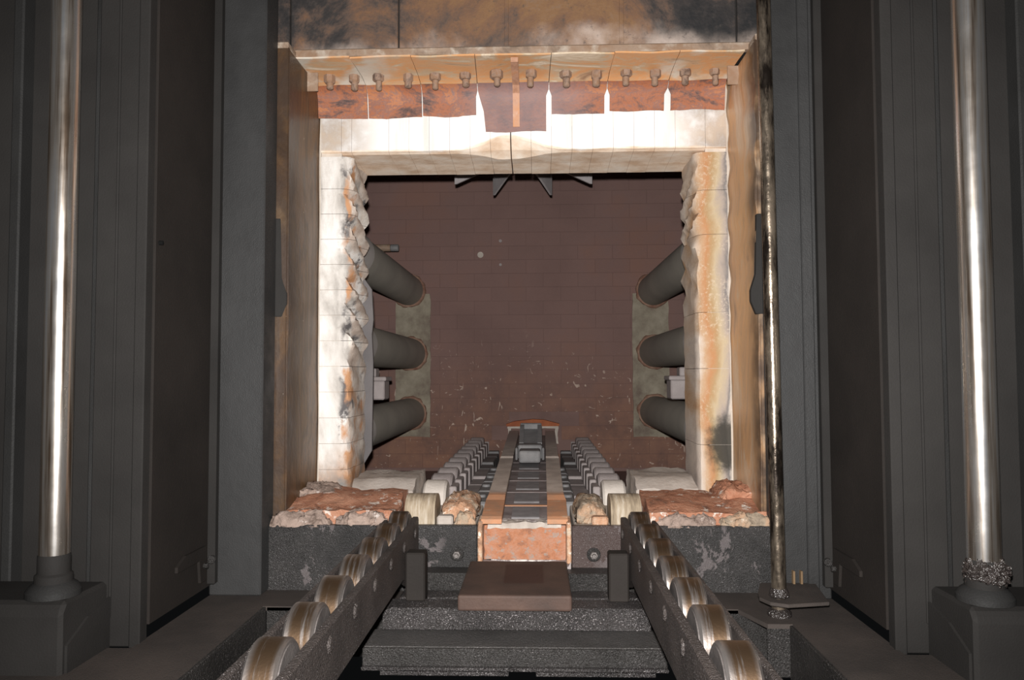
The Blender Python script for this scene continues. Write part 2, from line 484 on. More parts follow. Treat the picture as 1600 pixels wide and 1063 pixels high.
def CY(axis, c, r, a, b, seg=24, bm=None, r2=None, bev=0.0):
    """cylinder along axis; c = the two other coordinates"""
    nb = bmesh.new()
    rings = [(a, r), (b, r if r2 is None else r2)]
    if bev:
        rings = [(a, r - bev), (a + bev, r), (b - bev, r), (b, r - bev)]

    def P(u, w, t):
        return {'x': (t, u, w), 'y': (u, t, w), 'z': (u, w, t)}[axis]
    vs = []
    for t, rr in rings:
        vs.append([nb.verts.new(P(c[0] + rr * math.cos(2 * PI * i / seg), c[1] + rr * math.sin(2 * PI * i / seg), t)) for i in range(seg)])
    for q in range(len(vs) - 1):
        for i in range(seg):
            nb.faces.new((vs[q][i], vs[q][(i + 1) % seg], vs[q + 1][(i + 1) % seg], vs[q + 1][i]))
    nb.faces.new(vs[0][::-1]); nb.faces.new(vs[-1])
    return join(bm, nb)


def LATHE(cx, cy, prof, seg=28, bm=None):
    nb = bmesh.new()
    vs = [[nb.verts.new((cx + r * math.cos(2 * PI * i / seg), cy + r * math.sin(2 * PI * i / seg), z)) for i in range(seg)] for r, z in prof]
    for q in range(len(vs) - 1):
        for i in range(seg):
            nb.faces.new((vs[q][i], vs[q][(i + 1) % seg], vs[q + 1][(i + 1) % seg], vs[q + 1][i]))
    nb.faces.new(vs[0][::-1]); nb.faces.new(vs[-1])
    return join(bm, nb)


def GRIDBOX(x0, x1, y0, y1, z0, z1, nx, ny, nz, fn, bm=None):
    """subdivided closed box whose points go through fn(Vector) -> Vector"""
    nb = bmesh.new()
    idx = {}

    def V(i, j, k):
        if (i, j, k) not in idx:
            p = Vector((x0 + (x1 - x0) * i / nx, y0 + (y1 - y0) * j / ny, z0 + (z1 - z0) * k / nz))
            idx[(i, j, k)] = nb.verts.new(fn(p))
        return idx[(i, j, k)]
    for i in range(nx):
        for j in range(ny):
            for k in (0, nz):
                nb.faces.new((V(i, j, k), V(i + 1, j, k), V(i + 1, j + 1, k), V(i, j + 1, k)))
    for i in range(nx):
        for k in range(nz):
            for j in (0, ny):
                nb.faces.new((V(i, j, k), V(i + 1, j, k), V(i + 1, j, k + 1), V(i, j, k + 1)))
    for j in range(ny):
        for k in range(nz):
            for i in (0, nx):
                nb.faces.new((V(i, j, k), V(i, j + 1, k), V(i, j + 1, k + 1), V(i, j, k + 1)))
    return join(bm, nb)


def rough_fn(amp, sc, seed=0.0, keep_base=None, amp2=0.0):
    o = Vector((seed, seed * 1.7, -seed))

    def fn(p):
        d = Vector((noise.noise(p * sc + o), noise.noise(p * sc + o + Vector((9, 3, 1))), noise.noise(p * sc + o + Vector((2, 8, 5))))) * amp
        if amp2:
            d += Vector((noise.noise(p * sc * 3.7 + o), noise.noise(p * sc * 3.7 + o + Vector((4, 1, 7))), noise.noise(p * sc * 3.7 + o + Vector((1, 2, 9))))) * amp2
        q = p + d
        if keep_base is not None and q.z < keep_base:
            q.z = keep_base
        return q
    return fn


# ------------------------------------------------------------------ the setting: furnace chamber
YB = 4.95            # face of the rear wall
YF, YR = 2.75, 3.0   # front and rear face of the brick door frame
bm = B(-1.3, 1.3, YB + .0025, YB + .2, -.62, 1.5)
wall_back = struct(mk('wall_back', bm, 'furnace_joint'), 'brown brick rear wall of the furnace chamber', 'wall')
# bricks of the rear wall, each a piece of its own
bh, bw = .0895, .2235
proto = None
NOTCH = (-.15, .19, -.47, -.29)
for r in range(22):
    z0 = -.60 + r * bh
    off = (r % 2) * bw / 2
    for k in range(-6, 6):
        xc = k * bw + off + bw / 2 - .02
        if abs(xc) > 1.10:
            continue
        if xc - bw / 2 < NOTCH[1] - .03 and xc + bw / 2 > NOTCH[0] + .03 and z0 < NOTCH[3] - .02 and z0 + bh > NOTCH[2] + .02:
            continue
        dy = random.uniform(-.0012, .0012)
        if proto is None:
            b = B(xc - bw / 2 + .0006, xc + bw / 2 - .0006, YB, YB + .05, z0 + .0006, z0 + bh - .0006, .0008)
            proto = mk('brick', b, 'furnace_brick', wall_back)
            continue
        clone(proto, wall_back, (xc, YB + .025 + dy, z0 + .0006))
# small plugs in the rear wall
for (x, z, r) in ((-.315, .775, .020), (-.185, .865, .010), (-.185, .71, .009)):
    mk('plug', CY('y', (x, z), r, YB - .006, YB + .01, 12), 'white_seal' if r > .015 else 'alloy', wall_back, 40)
# pale plaster panels around the tube ends
for (x0, x1, z0, z1) in ((-.865, -.640, -.40, .52), (.662, .893, -.40, .52)):
    fn = rough_fn(.006, 14, x0 * 10)
    mk('plaster_panel', GRIDBOX(x0, x1, YB - .008, YB + .02, z0, z1, 5, 1, 18, fn), 'plaster', wall_back, 40)

struct(mk('wall_left', B(-1.35, -1.12, 2.95, YB + .1, -.62, 1.5), 'furnace_joint'), 'brown left side wall inside the furnace', 'wall')
struct(mk('wall_right', B(1.12, 1.35, 2.95, YB + .1, -.62, 1.5), 'furnace_joint'), 'brown right side wall inside the furnace', 'wall')
struct(mk('ceiling', B(-1.35, 1.35, 2.9, YB + .2, 1.5, 1.65), 'furnace_joint'), 'dark roof of the furnace chamber', 'ceiling')
struct(mk('floor', B(-1.35, 1.35, 2.98, YB + .2, -.72, -.62), 'furnace_joint'), 'brown hearth floor under the roller rails', 'floor')

# ------------------------------------------------------------------ door frame of refractory
bm = B(-1.35, -.737, YF + .01, YR, -.62, 1.5)
B(.737, 1.35, YF + .01, YR, -.62, 1.5, bm=bm)
B(-.737, 1.35, YF + .01, YR, 1.052, 1.5, bm=bm)
B(-.737, .737, YF + .05, YR, -.72, -.61, bm=bm)
B(-.737, -.20, YF + .05, YR, -.62, -.48, bm=bm)
B(.20, .737, YF + .05, YR, -.62, -.48, bm=bm)
B(-.735, -.66, YF + .008, YR - .008, -.44, 1.05, bm=bm)
B(.66, .735, YF + .008, YR - .008, -.44, 1.05, bm=bm)
B(-.66, .66, YF + .008, YR - .008, .90, 1.05, bm=bm)
wall_front = struct(mk('wall_front', bm, 'mortar'), 'white and orange refractory wall around the square furnace opening', 'wall')


def sstep(v, a, b):
    t = max(0., min(1., (v - a) / (b - a)))
    return t * t * (3 - 2 * t)


def jamb_brick(s, z0, z1):
    nb = bmesh.new()
    g = .0008
    nz, ny = 6, 9
    rows = []
    for k in range(nz + 1):
        z = z0 + g + (z1 - z0 - 2 * g) * k / nz
        if s < 0:
            amp = .026 * sstep(z, -.02, .14) * (1 - .6 * sstep(z, .62, .78)) + .006
            per = .098
        else:
            amp = .020 * sstep(z, .22, .34) * (1 - sstep(z, .66, .8)) + .003
            per = .088
        row = []
        xi0 = .622

        def inner(y, z):
            ph = (z + (y - YF) * .42) / per
            w = (.5 + .5 * math.sin(2 * PI * ph + 1.3 * noise.noise((3 * z, 2 * y, s * 4))))
            w = w ** .7
            rr = noise.noise((22 * z, 16 * y, 3 + s)) * .28 + noise.noise((60 * z, 45 * y, s)) * .12
            return xi0 - (amp * (w - .55 + rr)) + (.0 if s > 0 else .004)
        edge = inner(YF, z)
        jag = (.014 if s < 0 else .006) * (noise.noise((14 * z, 7, s)) + .6 * noise.noise((40 * z, 2, s)))
        pts = [(.735, YF), (.69, YF), (edge + .026 + jag, YF), (edge + .008 + jag * .5, YF + .010)]
        for j in range(1, ny + 1):
            y = YF + (YR - YF) * j / ny
            pts.append((inner(y, z), y))
        pts += [(.735, YR)]
        for (x, y) in pts:
            row.append(nb.verts.new((s * x, y, z)))
        rows.append(row)
    m = len(rows[0])
    for k in range(nz):
        for i in range(m):
            nb.faces.new((rows[k][i], rows[k][(i + 1) % m], rows[k + 1][(i + 1) % m], rows[k + 1][i]))
    nb.faces.new(rows[0][::-1]); nb.faces.new(rows[-1])
    return nb


zc = -.432
ch = .0925
while zc < .79:
    z1 = min(zc + ch, .797) if zc + 1.4 * ch < .797 or zc + ch >= .797 else .797
    mk('brick', jamb_brick(-1, zc, z1), 'brick_left', wall_front, 35)
    zc = z1
zc = -.432
for hgt in (.18, .27, .20, .28, .16, .139):
    mk('brick', jamb_brick(1, zc, zc + hgt), 'brick_right', wall_front, 35)
    zc += hgt
# lintel: soldier bricks in two rows, the middle ones spalled along their lower front edge
xs = [-.735, -.622]
w = .0742
x = -.041
left = []
while x - w > -.60:
    x -= w
    left.append(x)
right = [-.041]
x = -.041
while x + w < .59:
    x += w
    right.append(x)
xs = [-.735, -.66, -.622] + left[::-1][1:] + right + [.66, .735]
for i in range(len(xs) - 1):
    x0, x1 = xs[i], xs[i + 1]
    gap = .0005
    xm = (x0 + x1) / 2
    zb = .797
    gl = .0022 if abs(x0 + .041) < .002 else gap
    gr = .0022 if abs(x1 + .041) < .002 else gap
    zq = zb + .012
    zm = zb + .004 + random.uniform(-.0008, .0008)

    def hc(x):
        return .046 * math.exp(-((x + .045) / .105) ** 2) * (1 + .25 * noise.noise((x * 17, 3, 1))) + .004 + .004 * noise.noise((x * 11, 0, 0))
    nb = bmesh.new()
    rows = []
    for k in range(4):
        x = x0 + gl + (x1 - gr - x0 - gl) * k / 3
        h = hc(x)
        rows.append([nb.verts.new((x, y, z)) for y, z in ((YF, 1.05), (YF, zq + h), (YF + .006 + h * .6, zq + h * .30), (YF + .012 + h * 1.4, zq - .002 - h * .12), (2.888, zm), (2.888, 1.05))])
    for k in range(3):
        for q in range(6):
            nb.faces.new((rows[k][q], rows[k][(q + 1) % 6], rows[k + 1][(q + 1) % 6], rows[k + 1][q]))
    nb.faces.new(rows[0][::-1]); nb.faces.new(rows[-1])
    mk('brick', nb, 'brick_lintel', wall_front)
    poly = [(2.8885, 1.05), (2.8885, zm + .0008), (YR, zb - .006 + random.uniform(-.001, .001)), (YR, 1.05)]
    mk('brick', PR(poly, 'x', x0 + gl, x1 - gr), 'brick_lintel', wall_front)

# brown steel linings between the brick frame and the columns
for s, nm, mt in ((-1, 'trim_1', 'jamb_steel_left'), (1, 'trim_2', 'jamb_steel_right')):
    def fn(p, s=s):
        q = p.copy()
        if s > 0:
            a = .009
        else:
            a = .004
        q.x += -s * a * (noise.noise((3 * p.y, 3.2 * p.z, s)) + .4 * math.sin(p.z * 46 + 3 * p.y) * sstep(p.z, .0, .4) * (s > 0))
        return q
    x0, x1 = sorted((s * .741, s * .752))
    bm = GRIDBOX(x0, x1, 2.415, YF + .004, -.45, 1.05, 1, 10, 48, fn)
    t = struct(mk(nm, bm, mt, None, 50), 'brown heat-tinted steel lining beside the %s jamb' % ('left white brick' if s < 0 else 'right banded'), 'steel lining')
    x0, x1 = sorted((s * .745, s * .92))
    mk('flange', B(x0, x1, 2.41, 2.425, -.45, 1.06, .002), mt, t)
    zz0, zz1 = 1.052, 1.075
    mk('cleat', B(x0 + (0 if s > 0 else .0), x1, 2.405, 2.50, 1.055, 1.075, .003), 'edge_pale', t)
    x0, x1 = sorted((s * .705, s * .765))
    mk('corner_tab', B(x0, x1, 2.60, 2.606, .985, 1.05, .001), 'edge_pale', t)

# upper steel wall of five plates
wall_upper = struct(mk('wall_upper', B(-.92, .92, 2.512, 2.75, 1.06, 1.9), 'soot_dark'), 'scaled and rusted steel wall above the furnace opening', 'wall')
px = [-.92, -.770, -.405, -.043, .338, .712, .92]
for i in range(6):
    mk('panel', B(px[i] + .0025, px[i + 1] - .0025, 2.5, 2.514, 1.082, 1.9, .002), 'plate_rust', wall_upper)
for x in (-.046, .334):
    mk('seam_strip', B(x - .006, x + .008, 2.496, 2.502, 1.085, 1.9, .001), 'plate_rust', wall_upper)
mk('lower_angle', B(-.80, .755, 2.484, 2.515, 1.058, 1.083, .004), 'edge_pale', wall_upper)

# ------------------------------------------------------------------ bolted heat shield plates under the lintel
edges_f = [-.765, -.567, -.363, -.150, .103, .311, .524, .735]
edges_b = [-.748, -.558, -.360, -.158, .098, .306, .522, .726]
lower = [(-.748, -.560), (-.556, -.362), (-.358, -.165), (-.152, .088), (.108, .297), (.316, .510), (.534, .726)]
pos_names = ['first from the left', 'second from the left', 'third from the left',
             'longest, ribbed in the middle', 'just right of the long middle one', 'second from the right', 'last on the right']
studs = [(-.672, -.585), (-.500, -.395), (-.300, -.195), (-.085, .035), (.155, .262), (.365, .465), (.568, .668)]
for i in range(7):
    xa, xb = lower[i]
    fa, fb = edges_f[i], edges_f[i + 1]
    zl = .876 if i == 3 else [.932, .930, .934, 0, .937, .945, .945][i]
    th = empty('heat_shield_plate', ((xa + xb) / 2, 2.62, zl),
               'rusty heat shield plate under the lintel, ' + pos_names[i], 'steel plate', 'heat shield plates above the opening')
    # bent sheet: soffit, bend, hanging flange
    prof = [(2.487, 1.052), (2.56, 1.052), (2.64, 1.048), (2.69, 1.038), (2.712, 1.02), (2.722, 1.0), (2.727, .975), (2.731, .95), (2.735, 0)]
    nb = bmesh.new()
    nx = 12
    top, bot = [], []
    for q, (y, z) in enumerate(prof):
        f = min(1, max(0, (y - 2.487) / (2.69 - 2.487)))
        # the seams on the soffit stay closed; only the hanging flanges stand apart
        ga = edges_b[i] if i else xa
        gb = edges_b[i + 1] if i < 6 else xb
        a, b = fa + (ga - fa) * f + .001, fb + (gb - fb) * f - .001
        if q >= 5:
            a, b = xa, xb
        if i == 3 and q >= 6:
            a += .022 * (q - 5) / 3
        r1, r2 = [], []
        for k in range(nx + 1):
            x = a + (b - a) * k / nx
            zz = z
            if q == len(prof) - 1:
                zz = zl + .006 * noise.noise((x * 9, i * 3, 0)) + .002 * noise.noise((x * 50, i, 1))
            zz += .004 * noise.noise((x * 8, y * 14, i))
            yy = y + .004 * noise.noise((x * 9, z * 10, 5)) * (q > 3)
            r1.append(nb.verts.new((x, yy, zz)))
            d = Vector((0, 0, .006)) if q < 4 else Vector((0, .006, .002))
            r2.append(nb.verts.new(Vector((x, yy, zz)) + d))
        top.append(r1); bot.append(r2)
    L = len(prof)
    for q in range(L - 1):
        mi = 0 if q < 3 else 1
        for k in range(nx):
            for g in (top, bot):
                fc = nb.faces.new((g[q][k], g[q][k + 1], g[q + 1][k + 1], g[q + 1][k])); fc.material_index = mi
        for k in (0, nx):
            fc = nb.faces.new((top[q][k], top[q + 1][k], bot[q + 1][k], bot[q][k])); fc.material_index = mi
    for q in (0, L - 1):
        for k in range(nx):
            fc = nb.faces.new((top[q][k], top[q][k + 1], bot[q][k + 1], bot[q][k])); fc.material_index = 1 if q else 0
    mk('shield_sheet', nb, ('soffit', 'flange'), th, 60)
    for x in studs[i]:
        yb = 2.63 if i != 3 else 2.615
        bo = mk('bolt', CY('z', (x, yb), .0175 + .006 * random.random(), 1.022 + .008 * random.random(), 1.054, random.choice((6, 7, 8)), bev=.005), 'stud', th, 30)
        mk('shank', CY('z', (x + random.uniform(-.003, .003), yb), .0105 + .003 * random.random(), .992 + .012 * random.random(), 1.03, 10, bev=.004), 'stud', bo, 40)
    if i == 3:
        mk('rib', PR([(2.49, 1.046), (2.70, 1.03), (2.724, .89), (2.712, .885), (2.69, 1.0), (2.66, 1.018), (2.49, 1.03)], 'x', -.031, -.007), 'rib', th)

# ------------------------------------------------------------------ furnace interior things
tubes = [(-.783, .545, 'upper left'), (-.768, .135, 'middle left'), (-.772, -.250, 'lower left'),
         (.795, .535, 'upper right'), (.799, .140, 'middle right'), (.799, -.240, 'lower right')]
for x, z, nm in tubes:
    t = empty('radiant_tube', (x, 4.0, z - .1), 'olive grey horizontal radiant tube, %s of the six in the furnace' % nm, 'tube', 'radiant tubes along the furnace sides')
    mk('tube_body', CY('y', (x, z), .098, 3.40, YB + .02, 40), 'tube', t, 40)
    mk('sleeve', CY('y', (x, z), .104, 3.06, 3.42, 40), 'tube_collar', t, 40)
    nb = bmesh.new()
    ringp = []
    for k in range(40):
        a = 2 * PI * k / 40
        r1 = .112 + .012 * noise.noise((3 * math.cos(a), 3 * math.sin(a), x + z))
        ringp.append([nb.verts.new((x + r * math.cos(a), y, z + r * math.sin(a))) for r, y in ((.097, YB - .03), (.108, YB - .026), (r1, YB - .006), (r1, YB + .004))])
    for k in range(40):
        a, b = ringp[k], ringp[(k + 1) % 40]
        for j in range(3):
            nb.faces.new((a[j], a[j + 1], b[j + 1], b[j]))
    mk('seal_ring', nb, 'seal', t, 60)
for s, nm in ((-1, 'left'), (1, 'right')):
    xo = .665 if s < 0 else .668
    t = empty('tube_bracket', (s * .8, 3.62, -.125), 'grey cast tube support bracket jutting out below the middle %s tube' % nm, 'bracket', 'tube support brackets')
    x0, x1 = sorted((s * xo, s * 1.10))
    mk('arm', B(x0, x1, 3.58, 3.70, -.118, -.028, .006), 'alloy', t)
    x0, x1 = sorted((s * (xo - .010), s * 1.10))
    mk('top_plate', B(x0, x1, 3.565, 3.715, -.030, -.010, .004), 'alloy', t)
    x0, x1 = sorted((s * (xo + .045), s * (xo + .13)))
    mk('saddle', B(x0, x1, 3.60, 3.68, -.012, .030, .005), 'alloy', t)
t = empty('thermocouple', (-.95, 4.6, .74), 'thin tan probe with grey tip poking out past the left jamb', 'probe')
mk('sheath', CY('x', (4.6, .768), .022, -1.115, -.835, 16), 'edge_pale', t, 40)
mk('tip', CY('x', (4.6, .768), .0215, -.835, -.785, 16, bev=.004), 'alloy_dark', t, 40)
tag(mk('baffle_plate', PR([(-1.10, -.36), (-.640, -.36), (-.604, -.30), (-.600, .05), (-.606, .16), (-.600, .22), (-.607, .34), (-.635, .38), (-1.10, .38)], 'y', 3.03, 3.045), 'baffle'),
    'thin grey upright plate edge just behind the left jamb', 'plate')

fan = empty('circulation_fan', (-.01, 3.66, .93), 'grey circulation fan with hanging blades under the furnace roof', 'fan')
mk('shaft', CY('z', (-.01, 3.66), .035, 1.06, 1.5, 20), 'blade', fan, 40)
mk('hub', CY('z', (-.01, 3.66), .075, 1.09, 1.26, 24, bev=.01), 'blade', fan, 40)
for k in range(7):
    a = math.radians(15 + 360 / 7 * k)
    nb = PR([(.05, 1.245), (.05, 1.035), (.10, 1.012), (.20, .985), (.335, .934), (.345, .933), (.348, 1.245)], 'y', -.005, .005)
    bmesh.ops.transform(nb, matrix=Matrix.Translation((-.01, 3.66, 0)) @ Matrix.Rotation(a, 4, 'Z') @ Matrix.Rotation(math.radians(0), 4, 'X'), verts=nb.verts)
    mk('blade', nb, 'blade', fan)

# slot in the rear wall for the guide
t = empty('slot_frame', (.02, 4.93, -.44), 'white sealed slot frame with rust red hood at the foot of the rear wall', 'frame')
mk('red_hood', PR([(-.150, -.318), (-.10, -.300), (.02, -.286), (.09, -.290), (.19, -.316), (.185, -.330), (-.145, -.332)], 'y', 4.895, YB + .01), 'red_hood', t)
fn = rough_fn(.006, 30, 2)
mk('top_seal', GRIDBOX(-.142, .180, 4.905, 4.95, -.346, -.328, 12, 2, 1, fn), 'white_seal', t, 50)
mk('side_seal', GRIDBOX(-.136, -.116, 4.905, 4.95, -.44, -.335, 1, 2, 6, fn), 'white_seal', t, 50)
mk('side_seal', GRIDBOX(.160, .178, 4.905, 4.95, -.44, -.335, 1, 2, 6, fn), 'white_seal', t, 50)

# roller rails inside the furnace
for s, nm in ((-1, 'left'), (1, 'right')):
    t = empty('furnace_roller_rail', (s * .33, 3.9, -.62), 'mauve grey cast roller rail inside the furnace on the %s' % nm, 'rail', 'furnace roller rails')
    def X(a, b):
        return sorted((s * a, s * b))
    x0, x1 = X(.262, .392)
    mk('rail_beam', B(x0, x1, 2.80, 4.93, -.62, -.545, .006), 'alloy', t)
    for k in range(11):
        y = 2.93 + .197 * k
        x0, x1 = X(.290, .376)
        if k in (0, 1):
            ro = mk('roller', CY('x', (y, -.492), .092, x0, x1, 32, bev=.008), 'alloy_pale' if k == 0 else 'alloy', t, 35)
            mk('axle_pin', CY('x', (y, -.492), .03, *X(.276, .292), 16, bev=.003), 'alloy', ro, 40)
        else:
            r2 = clone(ro, t, WL[ro] + Vector((0, .197 * (k - 1), 0)))
            cp = ro.children[0].copy(); C.objects.link(cp); cp.parent = r2
        # cheek between rollers, inner side
        x0, x1 = X(.262, .290)
        mk('cheek', B(x0, x1, y + .040, y + .157, -.62, -.432, .004), 'alloy', t)
        x0, x1 = X(.195, .262)
        mk('inner_step', B(x0, x1, y - .02, y + .168, -.62, -.500 + (.012 if k % 3 == 1 else 0), .004), 'alloy' if k < 6 else 'alloy_dark', t)
        if k < 8:
            x0, x1 = X(.382, .425)
            mk('outer_lug', B(x0, x1, y - .03, y + .10, -.62, -.475, .005), 'alloy', t)
    for k in range(4):
        y = 2.86 + .275 * k
        hb = empty('hearth_block', (s * .165, y + .13, -.62), 'dark blue-grey hearth casting beside the guide, %s of four on the %s' % (['nearest', 'second nearest', 'third nearest', 'farthest'][k], nm), 'casting', 'hearth castings beside the guide')
        x0, x1 = X(.138, .192)
        mk('casting', B(x0, x1, y, y + .25, -.62, -.472, .007), 'alloy_dark', hb)
        mk('boss', CY('z', (s * .166, y + .12), .018, -.476, -.462, 16, bev=.003), 'alloy_dark', hb, 40)

# chain guide running down the middle
g = empty('chain_guide', (.005, 2.4, -.60), 'central chain guide with two pale flat strips and an orange open front end', 'guide')


def strip(s):
    """flat strip that bends down into a lip at its near end"""
    st = [(2.372, -.458), (2.382, -.446), (2.40, -.440), (2.45, -.435), (2.62, -.425), (2.66, -.414), (2.70, -.412), (3.6, -.391), (3.62, -.384), (4.895, -.358)]
    nb = bmesh.new()
    rows = []
    for y, z in st:
        f = (y - 2.4) / 2.54
        xo = .127 + .021 * f + (.006 if y < 2.64 else 0) - (.004 if y > 3.61 else 0)
        xi = .070 + .012 * f
        cx = .010 + .006 * f
        jit = .002 * noise.noise((y * 7, s, 0))
        a, b = sorted((cx + s * xo, cx + s * xi))
        rows.append([nb.verts.new(p) for p in ((a + jit, y, z), (b + jit, y, z), (b + jit, y + (.016 if z < -.445 else 0), z - (.016 if z >= -.445 else 0)), (a + jit, y + (.016 if z < -.445 else 0), z - (.016 if z >= -.445 else 0)))])
    for q in range(len(rows) - 1):
        for k in range(4):
            nb.faces.new((rows[q][k], rows[q][(k + 1) % 4], rows[q + 1][(k + 1) % 4], rows[q + 1][k]))
    nb.faces.new(rows[0]); nb.faces.new(rows[-1])
    return nb


for s in (-1, 1):
    mk('guide_strip', strip(s), 'strip', g)
    x0, x1 = sorted((.010 + s * .112, .014 + s * .142))
    mk('side_web', PR([(2.46, -.60), (2.46, -.452), (4.895, -.378), (4.895, -.60)], 'x', .012 + s * .100, .012 + s * .110), 'bed', g)
    # outer cheek of the mouth, pale edge
    mk('mouth_cheek', PR([(2.352, -.575), (2.352, -.470), (2.365, -.452), (2.44, -.444), (2.44, -.575)], 'x', .010 + s * .128, .010 + s * .142, bev=.003), 'rubble', g)
# bed with raised link plates
mk('bed', PR([(2.45, -.60), (2.45, -.474), (2.47, -.466), (4.895, -.388), (4.895, -.60)], 'x', -.092, .114), 'bed', g)
for k in range(5):
    y0 = 2.495 + .255 * k
    z0 = -.466 + (y0 - 2.46) * .03145
    nb = PR([(y0, z0 + .001), (y0 + .006, z0 + .0045), (y0 + .168, z0 + .0095), (y0 + .174, z0 + .006), (y0 + .174, z0 - .01), (y0, z0 - .01)], 'x', -.034, .056)
    mk('link_plate', nb, 'link', g)
    z1 = z0 + .0062
    mk('cross_bar', B(-.088, .110, y0 + .198, y0 + .220, z1 - .01, z1 + .0022, .001), 'rib' if k == 0 else 'bed', g)
# orange front end
fn = rough_fn(.003, 25, 4)
mk('mouth_plate', GRIDBOX(-.118, .138, 2.432, 2.448, -.580, -.474, 14, 1, 7, fn), 'mouth_orange', g, 50)
fn = rough_fn(.004, 40, 6)
mk('crust', GRIDBOX(-.108, .128, 2.428, 2.475, -.482, -.466, 28, 5, 2, rough_fn(.007, 44, 6)), 'white_seal', g, 60)
mk('mouth_tray', PR([(-.130, -.566), (-.122, -.580), (-.05, -.586), (.07, -.586), (.142, -.580), (.150, -.566), (.150, -.596), (-.130, -.596)], 'y', 2.345, 2.432), 'alloy', g)
fn = rough_fn(.006, 30, 9)

# pusher head sitting in the guide
p = empty('pusher_head', (.022, 3.72, -.425), 'slate grey pusher head with raised back frame in the guide', 'pusher')
mk('front_block', B(-.036, .064, 3.55, 3.68, -.409, -.352, .009, seg=2), 'alloy_dark', p)
mk('neck', B(-.044, .072, 3.69, 3.80, -.406, -.338, .006), 'alloy_dark', p)
mk('side_lug', B(-.054, -.043, 3.62, 3.80, -.404, -.345, .004), 'alloy_dark', p)
mk('side_lug', B(.071, .082, 3.62, 3.80, -.404, -.345, .004), 'alloy_dark', p)
for a, b in ((-.040, -.018), (.050, .072)):
    mk('frame_cheek', PR([(3.78, -.400), (3.78, -.335), (4.02, -.262), (4.05, -.262), (4.05, -.396)], 'x', a, b), 'alloy_dark', p)
mk('frame_web', PR([(3.78, -.400), (3.78, -.346), (4.02, -.285), (4.05, -.285), (4.05, -.396)], 'x', -.018, .050), 'alloy_dark', p)
mk('frame_top', B(-.040, .072, 4.02, 4.055, -.30, -.256, .005), 'alloy_dark', p)

# ------------------------------------------------------------------ sill in front of the opening
def brick_fn(seed):
    f0 = rough_fn(.009, 14, seed, None, .005)

    def fn(p):
        q = f0(p)
        if p.z > -.40:
            q.z -= .035 * (1 - sstep(p.y, 2.69, 2.79)) ** 1.5
        return q
    return fn


tag(mk('sill_brick', GRIDBOX(-.608, -.386, 2.70, 2.99, -.47, -.372, 10, 10, 5, brick_fn(3)), 'sill_brick', None, 50),
    'dusty cream brick lying on the sill at the foot of the left jamb', 'brick')
tag(mk('sill_brick', GRIDBOX(.392, .608, 2.70, 2.99, -.47, -.366, 10, 10, 5, brick_fn(8)), 'sill_brick', None, 50),
    'dusty cream brick lying on the sill at the foot of the right jamb', 'brick')


def sill_slab(x0, x1, seed, ztop=-.398):
    f0 = rough_fn(.012, 9, seed, None, .007)

    def fn(p):
        q = f0(p)
        t = sstep(p.y, 2.38, 2.60)
        if p.z > -.45:
            q.z -= .030 * (1 - t)
        if q.z < -.47:
            q.z = -.47
        return q
    return GRIDBOX(x0, x1, 2.398, 2.685, -.47, ztop, 22, 14, 4, fn)


tag(mk('refractory_sill', sill_slab(-.752, -.400, 5), 'sill_orange', None, 60), 'orange fired refractory sill slab left of the guide', 'sill')
tag(mk('refractory_sill', sill_slab(.398, .752, 15), 'sill_orange', None, 60), 'orange fired refractory sill slab right of the guide', 'sill')


def clump(x0, x1, y0, y1, z0, z1, seed, amp=.013):
    f0 = rough_fn(amp, 26, seed, None, .009)

    def fn(p):
        q = f0(p)
        u = (p.x - x0) / (x1 - x0); v = (p.y - y0) / (y1 - y0)
        if p.z > z0 + .002:
            q.z -= (z1 - z0) * .55 * (abs(2 * u - 1) ** 3 * .8 + abs(2 * v - 1) ** 3 * .5)
        q.z = max(q.z, z0)
        return q
    return GRIDBOX(x0, x1, y0, y1, z0, z1, 30, 14, 8, fn)


for (a, b, c_, d, e, f_, sd, m_, lab) in (
        (-.772, -.592, 2.370, 2.43, -.468, -.424, 1, 'fibre', 'pale shaggy fibre clump on the left sill edge near the column'),
        (-.575, -.415, 2.370, 2.43, -.468, -.426, 2, 'fibre', 'pale shaggy fibre clump on the left sill edge near the roller rail'),
        (-.765, -.63, 2.56, 2.73, -.42, -.374, 3, 'fibre', 'pinkish fibre heap at the foot of the left brown lining'),
        (.42, .588, 2.372, 2.43, -.468, -.432, 4, 'fibre', 'pale grey fibre clump on the right sill edge near the roller rail'),
        (.605, .765, 2.372, 2.43, -.468, -.430, 5, 'rubble_grey', 'sooty tan crust on the right sill edge near the dark shaft'),
        (.645, .768, 2.52, 2.72, -.42, -.366, 6, 'sill_orange', 'orange refractory heap at the foot of the right brown lining')):
    tag(mk('fibre_clump', clump(a, b, c_, d, e, f_, sd), m_, None, 70), lab, 'insulation', 'insulation clumps on the sill')
